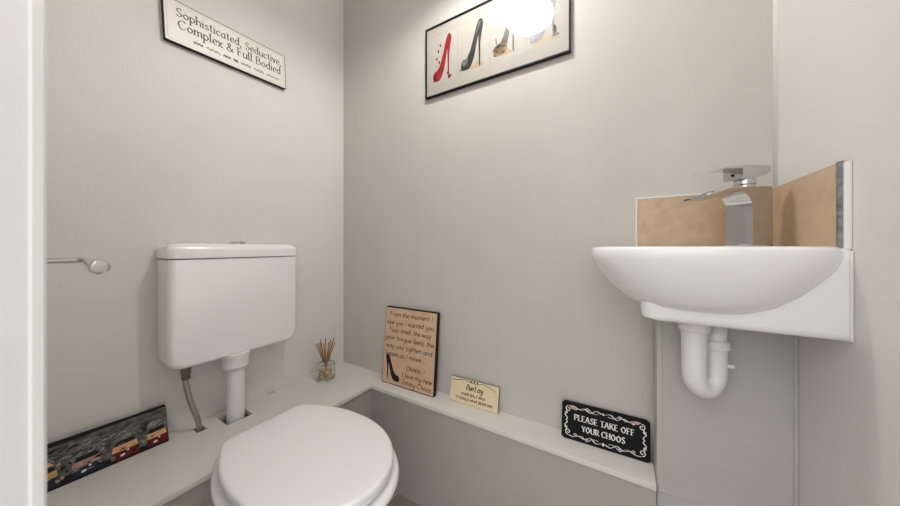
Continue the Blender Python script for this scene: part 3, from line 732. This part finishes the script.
def sliver(x, z, L, h, a, dy, mi):
    ca, sa = math.cos(a), math.sin(a)
    poly(bm, [(x + u * ca - v * sa, z + u * sa + v * ca) for u, v in ((-L, -h * .4), (-L * .2, -h), (L, -h * .2), (L * .7, h * .7), (-L * .4, h))], dy, mi)
for gx in (-.0525, .0125, .075):                           # people and street clutter between the cars
    for k in range(9):
        sliver(gx + rg.uniform(-.010, .010), rg.uniform(.014, .058), rg.uniform(.002, .005), rg.uniform(.002, .006), rg.uniform(-1, 1.4), y - .0007 - k * .00002, rg.choice((7, 7, 1, 4, 8, 0, 8)))
for k in range(46):
    sliver(rg.uniform(-.118, .118), rg.uniform(.056, .084), rg.uniform(.004, .011), rg.uniform(.001, .003), rg.uniform(.05, .7), y - .0007 - k * .000005, rg.choice((1, 1, 8, 0, 7)))
for x, hood, glassm, low in cars:
    for k in range(7):
        sliver(x + rg.uniform(-.02, .02), rg.uniform(.012, .044), rg.uniform(.002, .007), rg.uniform(.0008, .002), rg.uniform(-.1, .5), y - .0009 - k * .00002, rg.choice((8, 8, low, hood, 0)))
link('print', bm, mats, gp)
bm = bmesh.new(); tube(bm, [(-.028 + .005 * math.cos(a), .006, GH - .001 + .005 * math.sin(a)) for a in [PI * k / 10 for k in range(11)]], .0008, 8); link('hanging_ring', bm, M['chrome'], gp, True)

# ------------------------------------------------------------------ reed diffuser
rd = thing('reed_diffuser', 'clear glass reed diffuser with brown sticks on the ledge in the corner', 'diffuser', (-1.078, .762, LEDGE + .0004))
bm = bmesh.new()
lathe(bm, [(.0320, 0), (.0355, .002), (.0365, .006), (.0365, .058), (.034, .066), (.024, .071), (.0155, .074), (.0150, .086), (.017, .088), (.017, .092), (.0125, .092), (.0125, .074),
           (.022, .068), (.0318, .063), (.0340, .056), (.0340, .009), (.031, .006)], (0, 0, 0), 36)
link('bottle', bm, M['glass'], rd, True, 40)
bm = bmesh.new(); rings(bm, [[(.0372 * math.cos(a), .0372 * math.sin(a), z) for a in [-1.5 + 1.5 * k / 12 for k in range(13)]] + [(.0368 * math.cos(a), .0368 * math.sin(a), z) for a in [0 - 1.5 * k / 12 for k in range(13)]] for z in (.010, .054)])
link('paper_label', bm, M['perfume'], rd)
for k in range(11):
    a = 2 * PI * k / 11 + .3; r0, r1 = .007, .032 + .010 * random.random()
    L_ = .148 + .016 * random.random()
    bm = bmesh.new(); cyl(bm, (-.8 * r0 * math.cos(a) * 2.2, -.8 * r0 * math.sin(a) * 2.2, .010), (r1 * math.cos(a), r1 * math.sin(a), L_), .0021, 8)
    link('reed', bm, M['reed'], rd, True, 40)

# ------------------------------------------------------------------ toilet roll holder on the front wall
th = thing('toilet_roll_holder', 'chrome toilet roll holder arm sticking out beside the white door frame', 'holder', (-.62, FY, .9185))
bm = bmesh.new(); tube(bm, [(0, -.0015, 0), (0, .006, 0), (0, .008, 0)], [.022, .022, .019], 28); link('rose', bm, M['chrome'], th, True, 40)
bm = bmesh.new(); tube(bm, catmull([(0, .006, 0), (0, .035, 0), (0, .052, 0), (.006, .0575, 0), (.03, .058, -.002), (.085, .057, -.0045)], 6), [.0034] * 25 + [.0036 + .0009 * k for k in range(6)], 14); link('arm', bm, M['chrome'], th, True)
bm = bmesh.new(); tube(bm, [(.030, .0578, -.0015), (.070, .0570, -.0035), (.104, .056, -.0050), (.109, .056, -.0052), (.1105, .056, -.0052)], [.0046, .0070, .0086, .0083, .0066], 24); link('end_knob', bm, M['chrome'], th, True, 40)

M['opal'] = emit_mat('lit_opal_glass', (1, .98, .955), OPAL)
# ------------------------------------------------------------------ pendant lamp (above the frame, seen in the picture glass)
LP = (-.347, .588, 1.914)
pl = thing('pendant_lamp', 'opal glass dome pendant lamp hanging from the ceiling above the toilet', 'lamp', LP)
bm = bmesh.new()
lathe(bm, [(.100, 0), (.100, .008), (.095, .024), (.078, .040), (.050, .050), (.020, .054), (.0195, .0515), (.048, .0475), (.075, .038), (.0915, .0230), (.0965, .008), (.0965, 0), (.100, 0)], (0, 0, 0), 48, cap0=False, cap1=False)
bmesh.ops.remove_doubles(bm, verts=bm.verts[:], dist=1e-6)
bm.normal_update()
sh = link('shade', bm, M['opal'], pl, True, 40); sh['label'] = 'lit opal glass dome'
bm = bmesh.new(); lathe(bm, [(.018, .052), (.018, .085), (.008, .092)], (0, 0, 0), 20); link('lamp_holder', bm, M['shade_out'], pl, True, 40)
bm = bmesh.new(); cyl(bm, (0, 0, .09), (0, 0, CEIL - LP[2] - .028), .003, 10); link('cord', bm, M['shade_out'], pl, True)
bm = bmesh.new(); lathe(bm, [(.045, CEIL - LP[2] - .0005), (.045, CEIL - LP[2] - .012), (.012, CEIL - LP[2] - .03)], (0, 0, 0), 28); link('ceiling_rose', bm, M['shade_out'], pl, True, 40)
bm = bmesh.new(); bmesh.ops.create_uvsphere(bm, u_segments=24, v_segments=16, radius=.017)
bmesh.ops.translate(bm, verts=bm.verts[:], vec=(0, 0, .022))
lathe(bm, [(.010, .034), (.0095, .044), (.0095, .053)], (0, 0, 0), 16)
link('bulb', bm, emit_mat('bulb_glow', (1, .98, .95), BULB), pl, True)

# ------------------------------------------------------------------ light, world, camera
W = bpy.data.worlds.new('hall_light'); S.world = W; W.use_nodes = True
nt = W.node_tree; bg = nt.nodes['Background']; bg.inputs[1].default_value = HALL
tc = nt.nodes.new('ShaderNodeTexCoord'); sx = nt.nodes.new('ShaderNodeSeparateXYZ'); cr = nt.nodes.new('ShaderNodeValToRGB')
mr = nt.nodes.new('ShaderNodeMapRange'); mr.inputs[1].default_value = -1; mr.inputs[2].default_value = 1
nt.links.new(tc.outputs['Generated'], sx.inputs[0]); nt.links.new(sx.outputs['Z'], mr.inputs[0]); nt.links.new(mr.outputs[0], cr.inputs[0])
cr.color_ramp.elements[0].position = .35; cr.color_ramp.elements[0].color = (.22, .20, .18, 1)     # hall floor
cr.color_ramp.elements[1].position = .62; cr.color_ramp.elements[1].color = (1.0, .995, .985, 1)    # hall walls and ceiling
nt.links.new(cr.outputs[0], bg.inputs[0])

cam = bpy.data.cameras.new('camera'); co = bpy.data.objects.new('camera', cam); COL.objects.link(co)
co.location = (0, 0, 0.936); co.rotation_euler = (PI / 2, 0, math.radians(31.3))
cam.sensor_width = 36; cam.lens = 286 / 900 * 36; cam.shift_y = -6 / 900; cam.clip_start = 0.01
cam.dof.use_dof = True; cam.dof.focus_distance = 1.0; cam.dof.aperture_fstop = 4.0
S.camera = co
vs = S.view_settings; vs.view_transform = 'Standard'; vs.look = 'None'; vs.gamma = 1.0; vs.use_curve_mapping = False
vs.exposure = 1.12
